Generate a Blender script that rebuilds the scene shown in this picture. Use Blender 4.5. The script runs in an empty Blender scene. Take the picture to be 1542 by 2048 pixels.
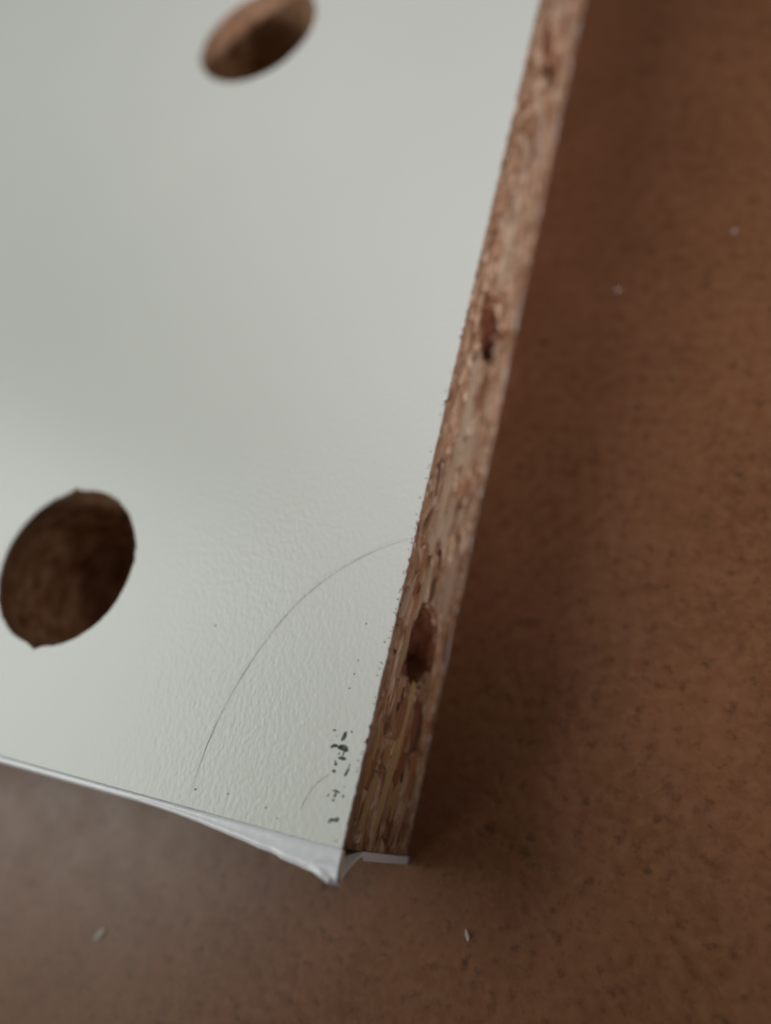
import bpy, bmesh, math, random
import numpy as np
from mathutils import Vector, Matrix, noise

random.seed(7)
RNG = np.random.default_rng(11)
S = 0.001                      # everything below is laid out in millimetres
scn = bpy.context.scene
C = scn.collection

# ------------------------------------------------------------------ camera
cam_d = bpy.data.cameras.new('camera')
cam = bpy.data.objects.new('camera', cam_d)
C.objects.link(cam)
right = Vector((0.91242, 0.22678, -0.34068))
down = Vector((0.08269, -0.91742, -0.38925))
fwd = Vector((-0.40081, 0.32699, -0.85582))
M = Matrix((right, -down, -fwd)).transposed().to_4x4()
M.translation = Vector((24.17, 3.32, 73.01)) * S
cam.matrix_world = M
cam_d.sensor_fit = 'VERTICAL'
cam_d.sensor_height = 24.0
cam_d.lens = 1664.3 / 2048 * 24.0
cam_d.clip_start = 0.002
cam_d.clip_end = 50
cam_d.dof.use_dof = True
cam_d.dof.focus_distance = 0.0643
cam_d.dof.aperture_fstop = cam_d.lens / 3.1
scn.camera = cam

# ------------------------------------------------------------------ light
w = bpy.data.worlds.new('World'); scn.world = w; w.use_nodes = True
bg = w.node_tree.nodes['Background']
bg.inputs[0].default_value = (1.0, 0.92, 0.84, 1)
bg.inputs[1].default_value = 0.056

def aim(o, target):
    d = Vector(target) * S - o.location
    o.rotation_euler = d.to_track_quat('-Z', 'Y').to_euler()

def polar(az, el, dist, base=(0, 20, 10)):
    a, e = math.radians(az), math.radians(el)
    return (Vector(base) + Vector((math.cos(a)*math.cos(e), math.sin(a)*math.cos(e), math.sin(e))) * dist) * S

def area(name, az, el, dist, sx, sy, power, col):
    l = bpy.data.lights.new(name, 'AREA'); l.shape = 'RECTANGLE'
    l.size, l.size_y = sx * S, sy * S; l.energy = power; l.color = col
    o = bpy.data.objects.new(name, l); C.objects.link(o)
    o.location = polar(az, el, dist); aim(o, (0, 20, 10))
    return o

area('window_light', -174, 47, 430, 270, 150, 0.30, (0.99, 1.0, 0.87))
area('added_soft_light', 177, 44, 330, 170, 170, 0.325, (0.95, 1.0, 0.99))  # added soft light, grades brightness and sheen across the panel
area('second_window_light', -130, 20, 1000, 300, 260, 1.85, (1.0, 0.96, 0.86))
sp = bpy.data.lights.new('added_edge_spot', 'SPOT'); sp.energy = 3.9; sp.color = (1.0, 0.96, 1.0)  # added spot, brightens the upper raw edge and upper hole
sp.spot_size = math.radians(32); sp.spot_blend = 1.0; sp.shadow_soft_size = 0.012
spo = bpy.data.objects.new('added_edge_spot', sp); C.objects.link(spo)
spo.location = Vector((190, -150, 80)) * S
aim(spo, (-12, 128, 8))

s2 = bpy.data.lights.new('added_warm_fill', 'SPOT'); s2.energy = 0.85; s2.color = (1.0, 0.86, 0.74)  # added warm spot, stands in for bounce on table and raw edge
s2.spot_size = math.radians(44); s2.spot_blend = 1.0; s2.shadow_soft_size = 0.03
s2o = bpy.data.objects.new('added_warm_fill', s2); C.objects.link(s2o)
s2o.location = polar(28, 50, 380, (15, 95, 0))
aim(s2o, (12, 98, 0))

vs = scn.view_settings
vs.view_transform = 'Standard'; vs.look = 'None'; vs.exposure = 0.0; vs.gamma = 1.0
vs.use_curve_mapping = False
scn.cycles.use_denoising = True
scn.cycles.max_bounces = 8
scn.cycles.filter_width = 2.1

# ------------------------------------------------------------------ node helpers
class NT:
    def __init__(self, name):
        self.m = bpy.data.materials.new(name); self.m.use_nodes = True
        self.t = self.m.node_tree; self.n = self.t.nodes
        self.b = self.n['Principled BSDF']
    def add(self, typ, **kw):
        n = self.n.new(typ)
        for k, v in kw.items(): setattr(n, k, v)
        return n
    def link(self, a, b): self.t.links.new(a, b)
    def coords(self, scale):
        tc = self.add('ShaderNodeTexCoord'); mp = self.add('ShaderNodeMapping')
        mp.inputs['Scale'].default_value = scale
        self.link(tc.outputs['Object'], mp.inputs['Vector']); return mp.outputs[0]
    def noise(self, vec, scale=1, detail=3, rough=0.5, dist=0.0):
        n = self.add('ShaderNodeTexNoise')
        n.inputs['Scale'].default_value = scale; n.inputs['Detail'].default_value = detail
        n.inputs['Roughness'].default_value = rough; n.inputs['Distortion'].default_value = dist
        self.link(vec, n.inputs['Vector']); return n.outputs['Fac']
    def ramp(self, fac, stops):
        r = self.add('ShaderNodeValToRGB'); e = r.color_ramp.elements
        while len(e) < len(stops): e.new(0.5)
        for el, (p, c) in zip(e, stops):
            el.position = p; el.color = (c[0], c[1], c[2], 1) if isinstance(c, tuple) else (c, c, c, 1)
        self.link(fac, r.inputs[0]); return r.outputs[0]
    def mix(self, fac, a, b, mode='MIX'):
        m = self.add('ShaderNodeMix', data_type='RGBA', blend_type=mode)
        for v, s in ((fac, m.inputs[0]), (a, m.inputs[6]), (b, m.inputs[7])):
            if isinstance(v, (int, float)): s.default_value = v
            elif isinstance(v, tuple): s.default_value = (*v, 1)
            else: self.link(v, s)
        return m.outputs[2]
    def bump(self, h, dist, strength=1.0, prev=None):
        b = self.add('ShaderNodeBump'); b.inputs['Distance'].default_value = dist
        b.inputs['Strength'].default_value = strength
        self.link(h, b.inputs['Height'])
        if prev is not None: self.link(prev, b.inputs['Normal'])
        return b.outputs[0]
    def math(self, op, a, b):
        m = self.add('ShaderNodeMath', operation=op)
        for v, s in ((a, m.inputs[0]), (b, m.inputs[1])):
            if isinstance(v, (int, float)): s.default_value = v
            else: self.link(v, s)
        return m.outputs[0]

def mat_table():
    k = NT('brown_hardboard'); mm = k.coords((1000, 1000, 1000))
    soft = k.noise(mm, 0.10, 4, 0.6)
    base = k.ramp(soft, [(0.3, (0.123, 0.049, 0.022)), (0.7, (0.174, 0.074, 0.036))])
    fib = k.noise(mm, 0.9, 5, 0.65, 0.4)
    base = k.mix(k.ramp(fib, [(0.38, 0.0), (0.70, 0.7)]), base, (0.208, 0.100, 0.051))
    # dark bark flecks of irregular size
    v = k.add('ShaderNodeTexVoronoi'); v.inputs['Scale'].default_value = 0.30; v.inputs['Randomness'].default_value = 1
    wob = k.noise(mm, 1.6, 2); 
    k.link(mm, v.inputs['Vector'])
    d = k.math('ADD', v.outputs['Distance'], k.math('MULTIPLY', k.math('SUBTRACT', wob, 0.5), 0.30))
    sel = k.add('ShaderNodeSeparateColor'); k.link(v.outputs['Color'], sel.inputs[0])
    size = k.math('MULTIPLY', k.math('SUBTRACT', sel.outputs[0], 0.40), 0.36)
    fleck = k.ramp(k.math('SUBTRACT', size, d), [(0.0, 0.0), (0.12, 0.62)])
    base = k.mix(fleck, base, (0.040, 0.016, 0.007))
    fl2 = k.ramp(k.noise(mm, 0.85, 4, 0.65), [(0.54, 0.0), (0.70, 0.65)])
    base = k.mix(fl2, base, (0.058, 0.024, 0.011))
    k.link(base, k.b.inputs['Base Color'])
    k.link(k.ramp(k.noise(mm, 0.25, 4), [(0.3, 0.30), (0.7, 0.38)]), k.b.inputs['Roughness'])
    k.b.inputs['Specular IOR Level'].default_value = 0.32
    k.link(k.bump(k.noise(mm, 1.4, 4, 0.6), 0.00003, 0.6), k.b.inputs['Normal'])
    return k.m

def mat_laminate(name, bumpy=1.0):
    k = NT(name)
    mm = k.coords((1000, 720, 1000))
    tone = k.noise(k.coords((1000, 1000, 1000)), 0.035, 3)
    col = k.ramp(tone, [(0.3, (0.702, 0.735, 0.706)), (0.7, (0.735, 0.760, 0.735))])
    dirt = k.ramp(k.noise(k.coords((1000, 1000, 1000)), 0.8, 5, 0.7), [(0.70, 0.0), (0.85, 0.20)])
    col = k.mix(dirt, col, (0.50, 0.47, 0.42))
    k.link(col, k.b.inputs['Base Color'])
    k.b.inputs['Roughness'].default_value = 0.27
    k.b.inputs['Specular IOR Level'].default_value = 0.34
    vo = k.add('ShaderNodeTexVoronoi', feature='SMOOTH_F1'); vo.inputs['Scale'].default_value = 3.0
    vo.inputs['Smoothness'].default_value = 0.6
    k.link(mm, vo.inputs['Vector'])
    nz_ = k.noise(mm, 4.2, 1.0, 0.5, 0.0)
    peel = k.math('SUBTRACT', k.math('MULTIPLY', nz_, 0.9), vo.outputs['Distance'])
    k.link(k.bump(peel, 0.000014 * bumpy, 1.0), k.b.inputs['Normal'])
    return k.m

def mat_core(name, use_obj_color=False, dark=None):
    k = NT(name)
    fine = k.noise(k.coords((2600, 900, 2600)), 1.0, 4, 0.65)
    if use_obj_color:
        oi = k.add('ShaderNodeObjectInfo')
        g = k.noise(k.coords((3000, 180, 3000)), 1.0, 4, 0.6)
        col = k.mix(k.ramp(g, [(0.35, 0.0), (0.65, 0.55)]), oi.outputs['Color'], (0.55, 0.55, 0.55), 'MULTIPLY')
        col = k.mix(k.ramp(fine, [(0.45, 0.0), (0.7, 0.35)]), col, (0.55, 0.40, 0.29))
    else:
        grain = k.noise(k.coords((900, 260, 900)), 1.0, 5, 0.62, 0.6)
        col = k.ramp(grain, [(0.30, (0.11, 0.045, 0.020)), (0.44, (0.25, 0.130, 0.070)),
                             (0.56, (0.40, 0.260, 0.170)), (0.70, (0.58, 0.440, 0.320))])
        col = k.mix(k.ramp(fine, [(0.58, 0.0), (0.72, 0.8)]), col, (0.085, 0.034, 0.014))
        big = k.noise(k.coords((350, 90, 350)), 1.0, 3)
        col = k.mix(k.ramp(big, [(0.54, 0.0), (0.76, 0.4)]), col, (0.30, 0.130, 0.062))
        sx = k.add('ShaderNodeSeparateXYZ'); k.link(k.coords((1000, 1000, 1000)), sx.inputs[0])
        lay = k.ramp(k.math('DIVIDE', k.math('ADD', sx.outputs[2], k.math('MULTIPLY', grain, 1.5)), 16.0), [(0.80, 0.0), (0.90, 0.75)])
        col = k.mix(lay, col, (0.215, 0.125, 0.072))
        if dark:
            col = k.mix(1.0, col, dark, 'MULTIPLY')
    k.link(col, k.b.inputs['Base Color'])
    k.b.inputs['Roughness'].default_value = 0.8
    k.b.inputs['Specular IOR Level'].default_value = 0.25
    k.link(k.bump(fine, 0.00012, 0.8), k.b.inputs['Normal'])
    return k.m

def mat_plain(name, col, rough=0.5, spec=0.5, var=0.0, bump=0.0, scale=1.5):
    k = NT(name); mm = k.coords((1000, 1000, 1000))
    n = k.noise(mm, scale, 4, 0.6)
    k.link(k.mix(k.ramp(n, [(0.35, 0.0), (0.65, 1.0)]), tuple(c * (1 - var) for c in col), tuple(min(1, c * (1 + var)) for c in col)), k.b.inputs['Base Color'])
    k.b.inputs['Roughness'].default_value = rough
    k.b.inputs['Specular IOR Level'].default_value = spec
    if bump: k.link(k.bump(n, bump), k.b.inputs['Normal'])
    return k.m

M_TABLE = mat_table()
M_LAM = mat_laminate('white_melamine')
M_CORE = mat_core('chipboard')
M_CHIP = mat_core('wood_chip', True)
M_BAND = mat_plain('edge_band_plastic', (0.80, 0.83, 0.89), 0.25, 0.5, 0.03, 0.00004, 0.7)
M_GLUE = mat_plain('hot_melt_glue', (0.42, 0.32, 0.20), 0.45, 0.5, 0.15, 0.00008, 2.0)
M_INK = mat_plain('black_ink', (0.085, 0.095, 0.09), 0.6, 0.3, 0.75, 0, 3.5)
M_SPECK = mat_plain('grey_dust', (0.24, 0.19, 0.15), 0.8, 0.2, 0.3)
M_HAIR = mat_plain('hair', (0.16, 0.145, 0.125), 0.45, 0.5, 0.2)
M_CRUMB = mat_plain('white_crumb', (0.40, 0.37, 0.34), 0.6, 0.4, 0.1, 0.00005)

# ------------------------------------------------------------------ mesh helpers
def obj(name, verts, faces, mat, parent=None, smooth=False):
    me = bpy.data.meshes.new(name)
    me.from_pydata([(x * S, y * S, z * S) for x, y, z in verts], [], faces)
    me.validate(); me.update()
    bm = bmesh.new(); bm.from_mesh(me); bmesh.ops.recalc_face_normals(bm, faces=bm.faces); bm.to_mesh(me); bm.free()
    if smooth: me.polygons.foreach_set('use_smooth', [True] * len(me.polygons))
    me.materials.append(mat)
    o = bpy.data.objects.new(name, me); C.objects.link(o)
    if parent: o.parent = parent
    return o

def tag(o, label=None, cat=None, group=None, kind=None):
    for k, v in (('label', label), ('category', cat), ('group', group), ('kind', kind)):
        if v: o[k] = v
    return o

def vnoise(ny, nz, cy, cz):
    """smooth value noise on an ny x nz grid with cells of cy x cz samples"""
    gy, gz = int(ny / cy) + 4, int(nz / cz) + 4
    g = RNG.random((gy, gz))
    y = np.arange(ny) / cy; z = np.arange(nz) / cz
    iy, iz = y.astype(int), z.astype(int)
    fy, fz = y - iy, z - iz
    fy = fy * fy * (3 - 2 * fy); fz = fz * fz * (3 - 2 * fz)
    fy = fy[:, None]; fz = fz[None, :]
    a = g[iy][:, iz]; b = g[iy + 1][:, iz]; c = g[iy][:, iz + 1]; d = g[iy + 1][:, iz + 1]
    return (a * (1 - fy) + b * fy) * (1 - fz) + (c * (1 - fy) + d * fy) * fz

# ------------------------------------------------------------------ the surface below
T = 14.91            # board thickness
LX, LY = 240.0, 330.0
def slab(name, x0, x1, y0, y1, z0, z1, mat, bev=0.0, parent=None):
    bm = bmesh.new()
    bmesh.ops.create_cube(bm, size=1, matrix=Matrix.Translation(((x0+x1)/2*S, (y0+y1)/2*S, (z0+z1)/2*S)) @ Matrix.Diagonal(((x1-x0)*S, (y1-y0)*S, (z1-z0)*S, 1)))
    if bev: bmesh.ops.bevel(bm, geom=bm.edges[:], offset=bev * S, segments=2, affect='EDGES')
    me = bpy.data.meshes.new(name); bm.to_mesh(me); bm.free(); me.materials.append(mat)
    o = bpy.data.objects.new(name, me); C.objects.link(o)
    if parent: o.parent = parent
    return o
tag(slab('table_top', -620, 480, -420, 640, -18, 0, M_TABLE, 1.0), kind='structure',
    label='brown hardboard surface with dark flecks under the white panel')

# ------------------------------------------------------------------ the panel
panel = bpy.data.objects.new('furniture_panel', None); C.objects.link(panel)
panel.empty_display_size = 0.02
tag(panel, 'white melamine chipboard panel with raw brown right edge and two round holes', 'panel')

CAM_HOLES = [(-34.9, 85.5, 7.75), (-33.75, 17.35, 7.68)]
BOLT_HOLES = [(16.7, 7.0, 3.55), (48.4, 7.3, 3.7), (84.2, 7.4, 3.5)]
LT = 0.22            # laminate thickness

# --- top laminate: a real sheet with two drilled, slightly chipped openings and a sawn, nibbled edge
def laminate_sheet():
    cu = bpy.data.curves.new('laminate', 'CURVE'); cu.dimensions = '2D'; cu.fill_mode = 'BOTH'
    cu.extrude = LT / 2 * S
    def spline(pts):
        s = cu.splines.new('POLY'); s.points.add(len(pts) - 1)
        for p, (x, y) in zip(s.points, pts): p.co = (x * S, y * S, 0, 1)
        s.use_cyclic_u = True
    pts = [(-LX, 0.0), (-0.10, 0.0)]
    y = 0.25
    while y < 125:
        n = noise.noise(Vector((y * 0.9, 3.1, 0))) * 0.06 + noise.noise(Vector((y * 3.1, 7.7, 0))) * 0.05
        nib = max(0, noise.noise(Vector((y * 1.7, 21.3, 0))) - 0.28) * 0.55
        pts.append((-0.10 + n - nib, y)); y += 0.14
    pts += [(-0.1, LY), (-LX, LY)]
    spline(pts)
    NICKS = [[(200, 0.25), (60, 0.2)], [(105.6, 0.38), (-89.6, 0.4), (20, 0.12)]]
    for i, (hx, hy, r) in enumerate(CAM_HOLES):
        ring = []
        for a in range(140):
            t = 2 * math.pi * a / 140
            rr = r + 0.05 * noise.noise(Vector((math.cos(t) * 2, math.sin(t) * 2, i * 5 + 1)))
            rr += max(0, noise.noise(Vector((math.cos(t) * 3.2, math.sin(t) * 3.2, i * 9 + 4))) - 0.38) * 0.8
            for na, nd in NICKS[i]:
                dt = (t - math.radians(na) + math.pi) % (2 * math.pi) - math.pi
                rr += nd * math.exp(-(dt / 0.07) ** 2)
            rr += 0.09 * noise.noise(Vector((math.cos(t) * 14, math.sin(t) * 14, i * 3)))
            ring.append((hx + rr * math.cos(t), hy + rr * math.sin(t)))
        spline(ring)
    tmp = bpy.data.objects.new('tmp', cu); C.objects.link(tmp)
    dg = bpy.context.evaluated_depsgraph_get()
    me = bpy.data.meshes.new_from_object(tmp.evaluated_get(dg))
    bpy.data.objects.remove(tmp)
    me.name = 'laminate'; me.materials.clear(); me.materials.append(M_LAM)
    for v in me.vertices: v.co.z += (T - LT / 2) * S
    o = bpy.data.objects.new('laminate', me); C.objects.link(o); o.parent = panel
    return o
lam = laminate_sheet()
lam['label'] = 'pearl textured white top face'
slab('underside_laminate', -LX, -0.32, 0, LY, 0.03, 0.25, M_LAM, 0, panel)

# --- chipboard core: the sawn end is a real relief, the other sides are plain
ST = 0.20
ZB, ZT = 0.25, T - LT
ny = int(128 / ST) + 1; nz = int((ZT - ZB) / ST) + 1
ys = np.linspace(0.0, 128.0, ny); zs = np.linspace(ZB, ZT, nz)
zc = np.abs(zs - T / 2) / (T / 2)
corew = np.clip((0.72 - zc) / 0.22, 0, 1)[None, :]             # coarse particles only in the middle layer
h = 0.10 * vnoise(ny, nz, 3, 2) + 0.10 * vnoise(ny, nz, 9, 3) + 0.12 * vnoise(ny, nz, 30, 5)
pit = vnoise(ny, nz, 18, 4) * 0.6 + vnoise(ny, nz, 7, 3) * 0.4
h = h + np.clip(pit - 0.60, 0, 1) * 5.5 * (0.20 + 0.8 * corew)
pit2 = vnoise(ny, nz, 5, 2.4)
h = h + np.clip(pit2 - 0.72, 0, 1) * 4.0
edge = np.clip(zc[None, :] * 1.0 - 0.93, 0, 1) / 0.07
h = h * (1 - 0.5 * edge)
hole_r = np.full((ny, nz), 99.0)
for by, bz, br in BOLT_HOLES:
    yy = ys[:, None] - by; zz = zs[None, :] - bz
    rag = 0.22 * (vnoise(ny, nz, 6, 5) - 0.5) + 0.25 * (vnoise(ny, nz, 14, 8) - 0.5)
    rr = np.sqrt(yy**2 + zz**2) - br + rag
    hole_r = np.minimum(hole_r, rr)
h = h + np.clip((0.06 - hole_r) / 0.16, 0, 1) * 0.45
verts, faces = [], []
for i in range(ny):
    for j in range(nz):
        verts.append((-0.06 - h[i, j], ys[i], zs[j]))
keep = hole_r > -0.10
for i in range(ny - 1):
    for j in range(nz - 1):
        if keep[i, j] or keep[i + 1, j] or keep[i, j + 1] or keep[i + 1, j + 1]:
            a = i * nz + j; faces.append((a, a + nz, a + nz + 1, a + 1))
b0 = len(verts)
verts += [(-0.3, 128, ZB), (-0.3, 128, ZT), (-0.3, LY, ZB), (-0.3, LY, ZT), (-LX, LY, ZB), (-LX, LY, ZT), (-LX, 0, ZB), (-LX, 0, ZT), (-0.25, 0, ZB), (-0.25, 0, ZT)]
for a in range(0, 8, 2): faces.append((b0 + a, b0 + a + 1, b0 + a + 3, b0 + a + 2))
core = obj('core', verts, faces, M_CORE, panel, True)
core['label'] = 'rough sawn chipboard end with coarse strands'

# --- drilled holes: cups under the top face, bolt holes in the sawn end
def drilled_cup(hx, hy, r, depth):
    n, rings = 96, 26
    v, f = [], []
    for k in range(rings):
        z = ZT - depth * k / (rings - 1)
        for a in range(n):
            t = 2 * math.pi * a / n
            p = Vector((math.cos(t) * 5, math.sin(t) * 5, z * 0.9))
            rr = r + 0.10 + 0.16 * noise.noise(p) + 0.45 * max(0, noise.noise(p * Vector((0.5, 0.5, 1.1)).length * 0.45 + Vector((hx, hy, 0))) - 0.15) * (1 - abs(2 * k / (rings - 1) - 1))
            v.append((hx + rr * math.cos(t), hy + rr * math.sin(t), z))
    for k in range(rings - 1):
        for a in range(n):
            b = (a + 1) % n
            f.append((k * n + a, k * n + b, (k + 1) * n + b, (k + 1) * n + a))
    # floor with a raised centre ring left by the drill
    last = (rings - 1) * n
    for rad, dz in ((0.86, 0.0), (0.60, 0.12), (0.35, 0.0), (0.12, -0.5)):
        s0 = len(v)
        for a in range(n):
            t = 2 * math.pi * a / n
            v.append((hx + r * rad * math.cos(t), hy + r * rad * math.sin(t), ZT - depth + dz + 0.12 * noise.noise(Vector((a * 0.5, rad * 9, hx)))))
        for a in range(n):
            b = (a + 1) % n
            f.append((last + a, last + b, s0 + b, s0 + a))
        last = s0
    f.append(tuple(last + a for a in range(n)))
    return obj('drilled_hole', v, f, M_CUP, panel, True)
M_CUP = mat_core('cup_chipboard', dark=(1.08, 1.06, 1.04))
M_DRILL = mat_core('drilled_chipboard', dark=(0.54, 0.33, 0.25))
for hx, hy, r in CAM_HOLES: drilled_cup(hx, hy, r, 12.0)

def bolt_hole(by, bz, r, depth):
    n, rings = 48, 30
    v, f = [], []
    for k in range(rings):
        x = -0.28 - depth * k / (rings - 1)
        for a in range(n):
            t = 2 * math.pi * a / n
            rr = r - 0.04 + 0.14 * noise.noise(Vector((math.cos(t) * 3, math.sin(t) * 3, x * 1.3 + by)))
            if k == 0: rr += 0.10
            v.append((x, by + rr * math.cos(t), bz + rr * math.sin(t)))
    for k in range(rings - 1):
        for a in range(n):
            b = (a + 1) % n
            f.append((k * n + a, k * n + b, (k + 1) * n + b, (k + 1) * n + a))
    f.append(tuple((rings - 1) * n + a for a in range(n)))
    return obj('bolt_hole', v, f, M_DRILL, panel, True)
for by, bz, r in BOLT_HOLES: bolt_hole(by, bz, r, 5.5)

# --- single wood strands that stand out of the sawn end
def chip_mesh(seed, pointy):
    rnd = random.Random(seed)
    n = 12; ring = []
    for a in range(n):
        t = 2 * math.pi * a / n
        u, w_ = math.cos(t), math.sin(t)
        taper = 1 - pointy * abs(u) ** 1.5
        ring.append((0.5 * u * rnd.uniform(0.72, 1.1), 0.5 * w_ * taper * rnd.uniform(0.55, 1.2) + 0.10 * math.sin(2.2 * u + seed)))
    v = [(-0.6, y, z) for y, z in ring] + [(rnd.uniform(0.02, 0.16), y * 0.93, z * 0.80) for y, z in ring]
    v.append((0.22, 0, 0.10 * math.sin(seed)))
    f = [(a, (a + 1) % n, n + (a + 1) % n, n + a) for a in range(n)] + [(n + a, n + (a + 1) % n, 2 * n) for a in range(n)]
    me = bpy.data.meshes.new('chip'); me.from_pydata(v, [], f); me.update()
    me.materials.append(M_CHIP)
    me.polygons.foreach_set('use_smooth', [True] * len(me.polygons))
    return me
CHIP_MESHES = [chip_mesh(k, 0.35 + 0.05 * (k % 8)) for k in range(14)]
PAL = [(0.62, 0.46, 0.33), (0.58, 0.43, 0.32), (0.64, 0.49, 0.36), (0.48, 0.32, 0.215), (0.42, 0.265, 0.165), (0.54, 0.38, 0.25), (0.36, 0.21, 0.115), (0.30, 0.155, 0.075),
       (0.24, 0.11, 0.050), (0.57, 0.41, 0.28), (0.40, 0.20, 0.11), (0.15, 0.068, 0.032), (0.62, 0.46, 0.32), (0.58, 0.42, 0.28)]
PAL_RED = [(0.56, 0.29, 0.115), (0.46, 0.185, 0.065), (0.33, 0.105, 0.040), (0.60, 0.36, 0.16), (0.14, 0.046, 0.020), (0.38, 0.17, 0.07)]  # for the corner end: reddish tone of its shade put into chip colours
def chip(y, z, length, width, rot, col, proud=0.1):
    o = bpy.data.objects.new('chip', CHIP_MESHES[random.randrange(len(CHIP_MESHES))])
    C.objects.link(o); o.parent = core
    o.location = (Vector((-0.16 + proud, y, z))) * S
    o.rotation_euler = (math.radians(rot), random.uniform(-.05, .05), random.uniform(-.02, .02))
    o.scale = (0.55 * S, length * S, width * S)
    o.color = (*col, 1)
    return o
HERO = [  # strands that can be told apart in the photograph: y, z, length, width, tilt, colour, proud
    (7.3, 8.6, 13.5, 1.05, -10, (0.64, 0.39, 0.165), 0.22), (10.2, 5.0, 4.2, 2.0, 4, (0.26, 0.075, 0.034), 0.0),
    (15.6, 11.6, 6.0, 0.8, -5, (0.46, 0.28, 0.16), 0.12), (20.6, 10.5, 5.5, 0.75, -7, (0.50, 0.34, 0.20), 0.16),
    (3.6, 11.9, 5.0, 0.55, -12, (0.62, 0.38, 0.19), 0.18), (2.4, 6.3, 4.0, 1.6, 6, (0.24, 0.085, 0.040), 0.0),
    (33.0, 6.2, 4.6, 1.2, 2, (0.56, 0.24, 0.13), 0.10), (38.5, 9.6, 12.0, 1.3, -3, (0.60, 0.43, 0.29), 0.2),
    (30.5, 10.2, 9.0, 1.2, -3, (0.58, 0.41, 0.26), 0.2), (35.5, 6.6, 9.0, 1.8, 2, (0.55, 0.39, 0.25), 0.12),
    (28.0, 7.8, 5.5, 1.6, 3, (0.58, 0.41, 0.28), 0.10), (23.5, 4.0, 9.0, 1.6, 2, (0.50, 0.34, 0.24), 0.12),
    (41.0, 5.2, 5.5, 1.4, 0, (0.42, 0.24, 0.13), 0.05), (58.5, 7.5, 9.0, 1.5, -3, (0.55, 0.39, 0.25), 0.12),
    (66.0, 9.0, 11.0, 1.4, -2, (0.48, 0.32, 0.22), 0.12), (73.5, 6.0, 9.0, 1.8, 3, (0.50, 0.34, 0.24), 0.12),
    (92.0, 8.5, 10.0, 1.6, -2, (0.48, 0.33, 0.23), 0.12), (10.9, 7.0, 3.0, 1.6, 8, (0.40, 0.22, 0.12), 0.1),
]
for hc in HERO: chip(*hc)
cnt = 0
while cnt < 250:
    y = random.uniform(0.8, 112)
    if random.random() < 0.62:
        z = random.gauss(7.5, 2.4); L = random.uniform(1.5, 5.5); wd = random.uniform(0.5, 1.6)
    else:
        z = random.choice((random.uniform(11.0, 14.2), random.uniform(0.8, 4.0))); L = random.uniform(1.2, 3.6); wd = random.uniform(0.22, 0.5)
    if not 0.7 < z < 14.2 or y - L / 2 < 0.1: continue
    if any(abs(z - bz) < br + wd * 0.3 and abs(y - by) < br * 0.85 + L / 2 for by, bz, br in BOLT_HOLES): continue
    chip(y, z, L, wd, random.gauss(-2, 9), random.choice(PAL_RED if y < random.uniform(12, 26) else PAL), random.uniform(-0.16, 0.12)); cnt += 1

# --- small sawdust-sized particles, far too many to pick apart
def particle_mat():
    k = NT('wood_particle')
    g = k.add('ShaderNodeNewGeometry')
    col = k.ramp(g.outputs['Random Per Island'], [(0.0, (0.085, 0.034, 0.015)), (0.16, (0.15, 0.065, 0.030)), (0.30, (0.31, 0.175, 0.100)),
                                                 (0.55, (0.47, 0.315, 0.215)), (0.80, (0.58, 0.430, 0.300)), (1.0, (0.66, 0.510, 0.370))])
    k.link(col, k.b.inputs['Base Color']); k.b.inputs['Roughness'].default_value = 0.8
    k.b.inputs['Specular IOR Level'].default_value = 0.25
    k.link(k.bump(k.noise(k.coords((4000, 1500, 4000)), 1.0, 3), 0.00006, 0.8), k.b.inputs['Normal'])
    return k.m
pv, pf = [], []
prnd = random.Random(5)
made = 0
while made < 900:
    y = prnd.uniform(0.2, 116); z = prnd.uniform(0.45, 14.55)
    if y < 20 and prnd.random() < 0.65: continue
    mid = 1 - min(1, abs(z - 7.5) / 7)
    L = prnd.uniform(0.5, 1.3 + 2.2 * mid); wd = prnd.uniform(0.14, 0.34 + 0.55 * mid)
    if any(math.hypot(y - by, z - bz) < br + 0.12 + 0.3 * L for by, bz, br in BOLT_HOLES): continue
    iy, iz = min(ny - 1, int(y / 128 * (ny - 1))), min(nz - 1, int((z - ZB) / (ZT - ZB) * (nz - 1)))
    x0 = -0.06 - h[iy, iz] + prnd.uniform(-0.05, 0.10)
    if x0 < -0.75: continue
    x0 = min(x0, -0.02); r = prnd.gauss(-0.03, 0.30); cr, sr = math.cos(r), math.sin(r)
    n = 6; s0 = len(pv); ring = []
    for a in range(n):
        t = 2 * math.pi * a / n + prnd.uniform(-.25, .25)
        u, q = 0.5 * L * math.cos(t) * prnd.uniform(.7, 1.1), 0.5 * wd * math.sin(t) * prnd.uniform(.6, 1.3)
        ring.append((u * cr - q * sr, u * sr + q * cr))
    tl = prnd.uniform(-.12, .12)
    pv += [(x0 - 0.18, y + a, z + b) for a, b in ring] + [(x0 + tl * a, y + a * .88, z + b * .82) for a, b in ring]
    pf += [(s0 + a, s0 + (a + 1) % n, s0 + n + (a + 1) % n, s0 + n + a) for a in range(n)] + [tuple(s0 + n + a for a in range(n))]
    made += 1
tag(obj('fine_particles', pv, pf, particle_mat(), core), kind='stuff')

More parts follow.
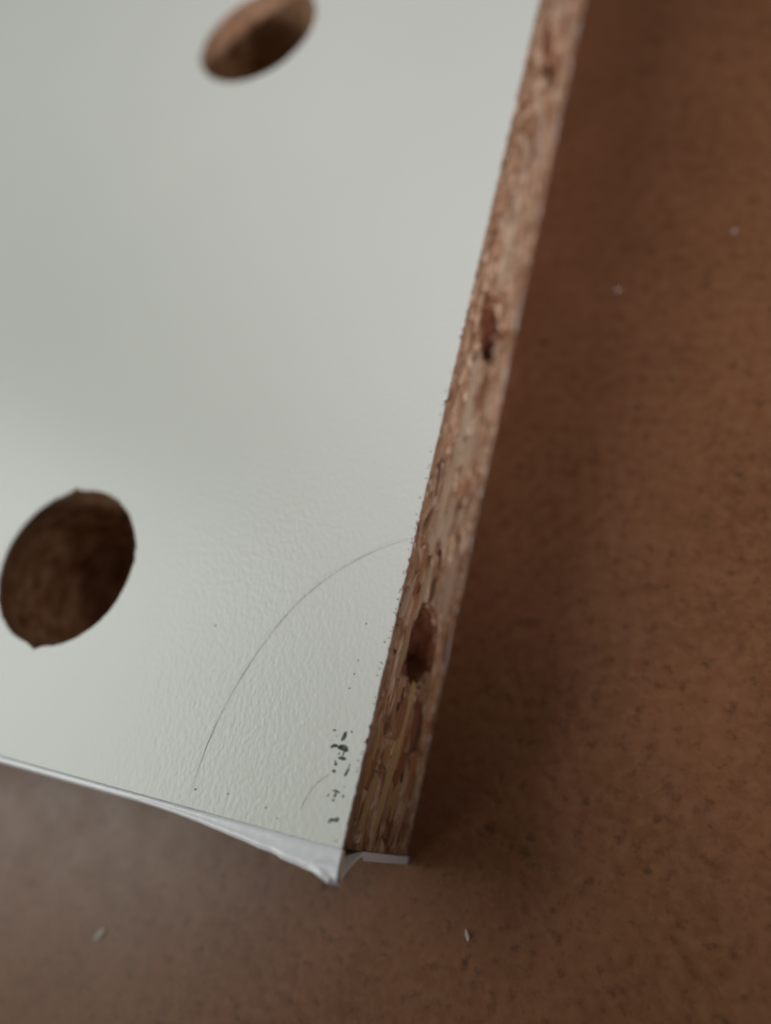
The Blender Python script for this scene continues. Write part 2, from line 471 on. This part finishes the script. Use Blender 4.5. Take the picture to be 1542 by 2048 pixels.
# --- edge band: glued to the front end, its top corner bent away and torn
def flare(x):
    s = max(0.0, min(1.0, (x + 17.5) / 17.5))
    return s ** 1.55
BT = 0.62
def band_profile(x):
    """(y, z) round the section: inner face, hollow behind the peeled lip, lip, outer face"""
    f = flare(x); w = BT + 1.75 * f
    n1 = noise.noise(Vector((x * 0.8, 1, 4))); n2 = noise.noise(Vector((x * 1.9, 5, 2)))
    w += f * (0.16 * n1 + 0.14 * noise.noise(Vector((x * 4.3, 8, 1))))
    return [(0, 0.05), (0, 6), (0, 10.8), (-0.75 * f, 12.4), (-(w - BT) * 0.97 - 0.0, 13.85 - 0.25 * f), (-0.02, 14.35),
            (0, 14.80), (-0.10, 14.90 - 0.05 * f), (-w * 0.35, 14.93 - 0.06 * f + 0.08 * f * n2), (-w * 0.68, 14.90 - 0.16 * f + 0.10 * f * n1),
            (-(w - 0.10), 14.74 - 0.34 * f), (-w, 14.50 - 0.42 * f + 0.10 * f * n2), (-(w - 0.10 * f), 14.1 - 0.40 * f), (-(BT + (w - BT) * 0.42), 12.5), (-BT, 10.6), (-BT, 5), (-BT, 0.05)]
xs = [-LX, -120, -80, -60] + [-50 + 2 * k for k in range(16)] + [-18 + 0.4 * k for k in range(45)] + [-0.05]
v, f = [], []
for x in xs: v += [(x, y - 0.02, z) for y, z in band_profile(x)]
N = len(band_profile(0))
for i in range(len(xs) - 1):
    for k in range(N):
        q = (k + 1) % N
        f.append((i * N + k, i * N + q, (i + 1) * N + q, (i + 1) * N + k))
f.append(tuple(range(N))); f.append(tuple((len(xs) - 1) * N + k for k in range(N)))
band = obj('edge_band', v, f, M_BAND, panel, True)
mod = band.modifiers.new('edges', 'EDGE_SPLIT'); mod.split_angle = math.radians(50)
band['label'] = 'glossy white edge band peeling outward at the corner'

def ribbon(name, path, width, thick, mat, parent, jag=0.0, seed=0):
    """a thin strip with thickness along a 3-D path; width vectors given per point"""
    v, f = [], []
    for i, (p, wv) in enumerate(path):
        p, wv = Vector(p), Vector(wv)
        d = Vector(path[min(i + 1, len(path) - 1)][0]) - Vector(path[max(i - 1, 0)][0])
        n = d.cross(wv).normalized() * thick / 2
        j = 1 + jag * noise.noise(Vector((i * 1.3, seed, 0)))
        a, b = p - wv * width / 2 * j, p + wv * width / 2 * j
        v += [tuple(a + n), tuple(b + n), tuple(b - n), tuple(a - n)]
    for i in range(len(path) - 1):
        for k in range(4):
            q = (k + 1) % 4
            f.append((i*4 + k, i*4 + q, i*4 + 4 + q, i*4 + 4 + k))
    f.append((0, 1, 2, 3)); e = (len(path) - 1) * 4; f.append((e, e + 1, e + 2, e + 3))
    return obj(name, v, f, mat, parent)
# torn flake curling at the tip, broken end of glue and paper
ribbon('torn_flake', [((-2.3, -1.62, 14.96), (0.3, 0.5, 0.1)), ((-1.7, -1.72, 15.20), (0.2, 0.9, 0.1)), ((-1.0, -1.90, 15.28), (0.15, 0.9, 0.25)),
                      ((-0.45, -2.15, 15.05), (0.3, 0.8, 0.4)), ((-0.15, -2.30, 14.35), (0.4, 0.6, 0.5))], 0.50, 0.05, M_BAND, band, 1.2, 3)
ribbon('glue_line', [((0.0, -0.03, 14.60), (0.3, 0, 1)), ((0.03, -0.5, 14.58), (0.3, 0, 1)), ((0.05, -1.0, 14.50), (0.3, 0, 1)), ((0.05, -1.6, 14.38), (0.3, 0, 1)),
                     ((0.03, -2.0, 14.15), (0.3, 0, 1)), ((0.0, -2.35, 13.9), (0.3, 0, 1))], 0.50, 0.10, M_GLUE, band, 0.7, 8)
ribbon('glue_line', [((0.0, -2.1, 13.6), (0, 0.6, 0.5)), ((0.04, -1.6, 13.1), (0, 0.6, 0.5)), ((0.04, -1.15, 12.4), (0, 0.7, 0.3)), ((0.02, -0.75, 11.6), (0, 0.8, 0.2)), ((0.0, -0.5, 10.8), (0, 0.9, 0.1))], 0.22, 0.14, M_GLUE, band, 0.8, 5)

# --- print residue and grains on the top face
def blobs(name, spec, mat, parent, z, hgt, seed):
    rnd = random.Random(seed); v, f = [], []
    for x, y, rx, ry in spec:
        n = 11; s0 = len(v)
        ph = rnd.uniform(0, 6)
        for lev, sc in ((0.0, 1.0), (hgt, 0.8)):
            for a in range(n):
                t = 2 * math.pi * a / n
                k = 1 + 0.30 * noise.noise(Vector((math.cos(t) * 1.6 + ph, math.sin(t) * 1.6, seed + x)))
                v.append((x + rx * k * sc * math.cos(t) + 0.22 * ry * k * sc * math.sin(t), y + ry * k * sc * math.sin(t), z + lev))
        for a in range(n):
            b = (a + 1) % n
            f.append((s0 + a, s0 + b, s0 + n + b, s0 + n + a))
        f.append(tuple(s0 + n + a for a in range(n)))
    o = obj(name, v, f, mat, parent); return tag(o, kind='stuff')
INK = [(-2.8, 7.82, 0.126, 0.086), (-2.53, 7.43, 0.063, 0.047), (-1.41, 7.96, 0.083, 0.075), (-1.91, 7.51, 0.166, 0.395), (-2.45, 6.74, 0.271, 0.14), (-2.69, 6.62, 0.136, 0.131), (-2.02, 6.72, 0.187, 0.186), (-1.75, 6.73, 0.352, 0.242), (-1.5, 6.62, 0.186, 0.167), (-1.64, 6.33, 0.083, 0.231), (-1.66, 5.99, 0.33, 0.138), (-1.99, 6.26, 0.062, 0.111), (-2.05, 5.49, 0.145, 0.129), (-2.15, 5.66, 0.083, 0.074), (-2.07, 4.98, 0.165, 0.128), (-1.01, 5.19, 0.102, 0.308), (-1.1, 4.94, 0.122, 0.145), (-0.97, 5.62, 0.061, 0.128), (-0.98, 4.1, 0.061, 0.045), (-1.54, 3.66, 0.285, 0.089), (-1.27, 3.63, 0.101, 0.071), (-2.05, 3.28, 0.061, 0.143), (-1.52, 3.39, 0.092, 0.178), (-1.57, 3.02, 0.122, 0.089), (-0.88, 3.44, 0.091, 0.124), (-1.32, 1.72, 0.222, 0.139), (-0.93, 1.81, 0.181, 0.174), (-1.47, 1.53, 0.121, 0.087), (-0.64, 0.42, 0.06, 0.119)]
ink = blobs('ink_print', INK, M_INK, lam, T + 0.001, 0.006, 1)
ink['label'] = 'broken black ink print residue near the corner'
SPK = [(-15.69, 14.09), (-2.44, 11.04), (-2.33, 12.16), (-2.27, 13.24), (-10.18, 1.63), (-6.73, 1.37), (-5.59, 0.87), (-13.07, 1.37), (-2.33, 16.13), (-14.8, 44.5)]
EDG = [(-0.48, 23.25), (-0.52, 22.62), (-0.59, 25.62), (-0.43, 20.64), (-0.46, 18.99), (-0.46, 17.73), (-0.46, 17.2), (-0.42, 16.34), (-0.52, 15.88), (-0.49, 15.46), (-0.73, 14.83), (-0.34, 14.61), (-0.44, 13.16), (-0.64, 12.26), (-0.46, 10.08)]
spec = [(x, y, random.uniform(.04, .09), random.uniform(.05, .11)) for x, y in SPK]
spec += [(x + random.uniform(0.20, 0.34), y + random.uniform(-.2, .2), random.uniform(.03, .10), random.uniform(.03, .08)) for x, y in EDG]
spec += [(-0.15 - abs(random.gauss(0, .12)), random.uniform(4, 45), random.uniform(.03, .09), random.uniform(.03, .08)) for _ in range(26)]
blobs('dust_specks', spec, M_SPECK, lam, T + 0.001, 0.03, 2)

# ------------------------------------------------------------------ loose things
def tube(name, pts, rad, mat, z0):
    # smooth path by Catmull-Rom
    P = [Vector((x, y, z)) for x, y, z in pts]; path = []
    for i in range(len(P) - 1):
        a, b, c, d = P[max(i - 1, 0)], P[i], P[i + 1], P[min(i + 2, len(P) - 1)]
        for k in range(6):
            t = k / 6
            path.append(0.5 * ((2 * b) + (c - a) * t + (2 * a - 5 * b + 4 * c - d) * t * t + (3 * b - a - 3 * c + d) * t ** 3))
    path.append(P[-1])
    v, f = [], []; n = 6; L = len(path)
    for i, p in enumerate(path):
        d = (path[min(i + 1, L - 1)] - path[max(i - 1, 0)]).normalized()
        s = d.cross(Vector((0, 0, 1))).normalized(); u = s.cross(d)
        r = rad * (0.35 + 0.65 * min(1, 6 * min(i, L - 1 - i) / L)) * (1 + 0.55 * noise.noise(Vector((i * 0.21, rad * 900, 3))))
        for k in range(n):
            t = 2 * math.pi * k / n
            v.append(tuple(p + s * r * math.cos(t) + u * r * math.sin(t)))
    for i in range(L - 1):
        for k in range(n):
            q = (k + 1) % n
            f.append((i*n + k, i*n + q, i*n + n + q, i*n + n + k))
    f.append(tuple(range(n))); f.append(tuple((L - 1) * n + k for k in range(n)))
    return obj(name, v, f, mat, None, True)
H1 = [(-0.51, 23.39), (-1.82, 23.02), (-3.55, 21.93), (-5.15, 20.84), (-6.83, 19.46), (-8.32, 17.88), (-9.46, 16.14), (-10.49, 14.09), (-11.27, 12.22), (-11.99, 10.25), (-12.75, 7.96), (-13.27, 5.94), (-13.35, 3.16), (-13.37, 1.56), (-13.41, 0.64)]
H2 = [(-2.33, 4.73), (-3.11, 3.94), (-3.56, 3.15), (-3.81, 2.41), (-3.97, 1.8)]
hr = 0.014
for _ in range(3):
    H1 = [H1[0]] + [tuple(0.25 * H1[i-1][k] + 0.5 * H1[i][k] + 0.25 * H1[i+1][k] for k in (0, 1)) for i in range(1, len(H1) - 1)] + [H1[-1]]
tag(tube('hair', [(x, y, T + hr + 0.02 + 0.05 * (i % 3 == 1)) for i, (x, y) in enumerate(H1)], hr, M_HAIR, T),
    'long fine dark hair arching across the white panel toward its raw edge', 'hair', 'fine hairs lying on the white panel')
tag(tube('hair', [(x, y, T + hr + 0.01) for x, y in H2], 0.011, M_HAIR, T),
    'short faint curved hair beside the black ink marks at the corner', 'hair', 'fine hairs lying on the white panel')

def crumb(x, y, lx, ly, lz, rot, seed, label):
    rnd = random.Random(seed); bm = bmesh.new()
    bmesh.ops.create_icosphere(bm, subdivisions=2, radius=1)
    R = Matrix.Rotation(math.radians(rot), 3, 'Z')
    for vt in bm.verts:
        k = 1 + 0.35 * noise.noise(vt.co * 1.6 + Vector((seed, 0, 0)))
        p = Vector((vt.co.x * lx * k, vt.co.y * ly * k, max(-0.6, vt.co.z) * lz * k))
        vt.co = (R @ p) * S
    zmin = min(vt.co.z for vt in bm.verts)
    for vt in bm.verts: vt.co.z -= zmin
    me = bpy.data.meshes.new('crumb'); bm.to_mesh(me); bm.free(); me.materials.append(M_CRUMB)
    o = bpy.data.objects.new('crumb', me); C.objects.link(o); o.location = (x * S, y * S, 0.0001 * S)
    tag(o, label, 'crumb', 'white crumbs on the brown surface')
crumb(-28.18, -13.6, 0.28, 0.75, 0.14, -38, 1, 'oblong white crumb on brown surface, left below the panel front edge')
crumb(6.12, -4.54, 0.16, 0.46, 0.12, 28, 2, 'small white sliver on brown surface below the panel corner')
crumb(9.65, 58.05, 0.42, 0.09, 0.08, 20, 3, 'tiny white crumb on brown surface, nearest the upper raw edge')
crumb(20.25, 64.93, 0.10, 0.34, 0.08, -20, 4, 'tiny white crumb on brown surface near the upper right border')
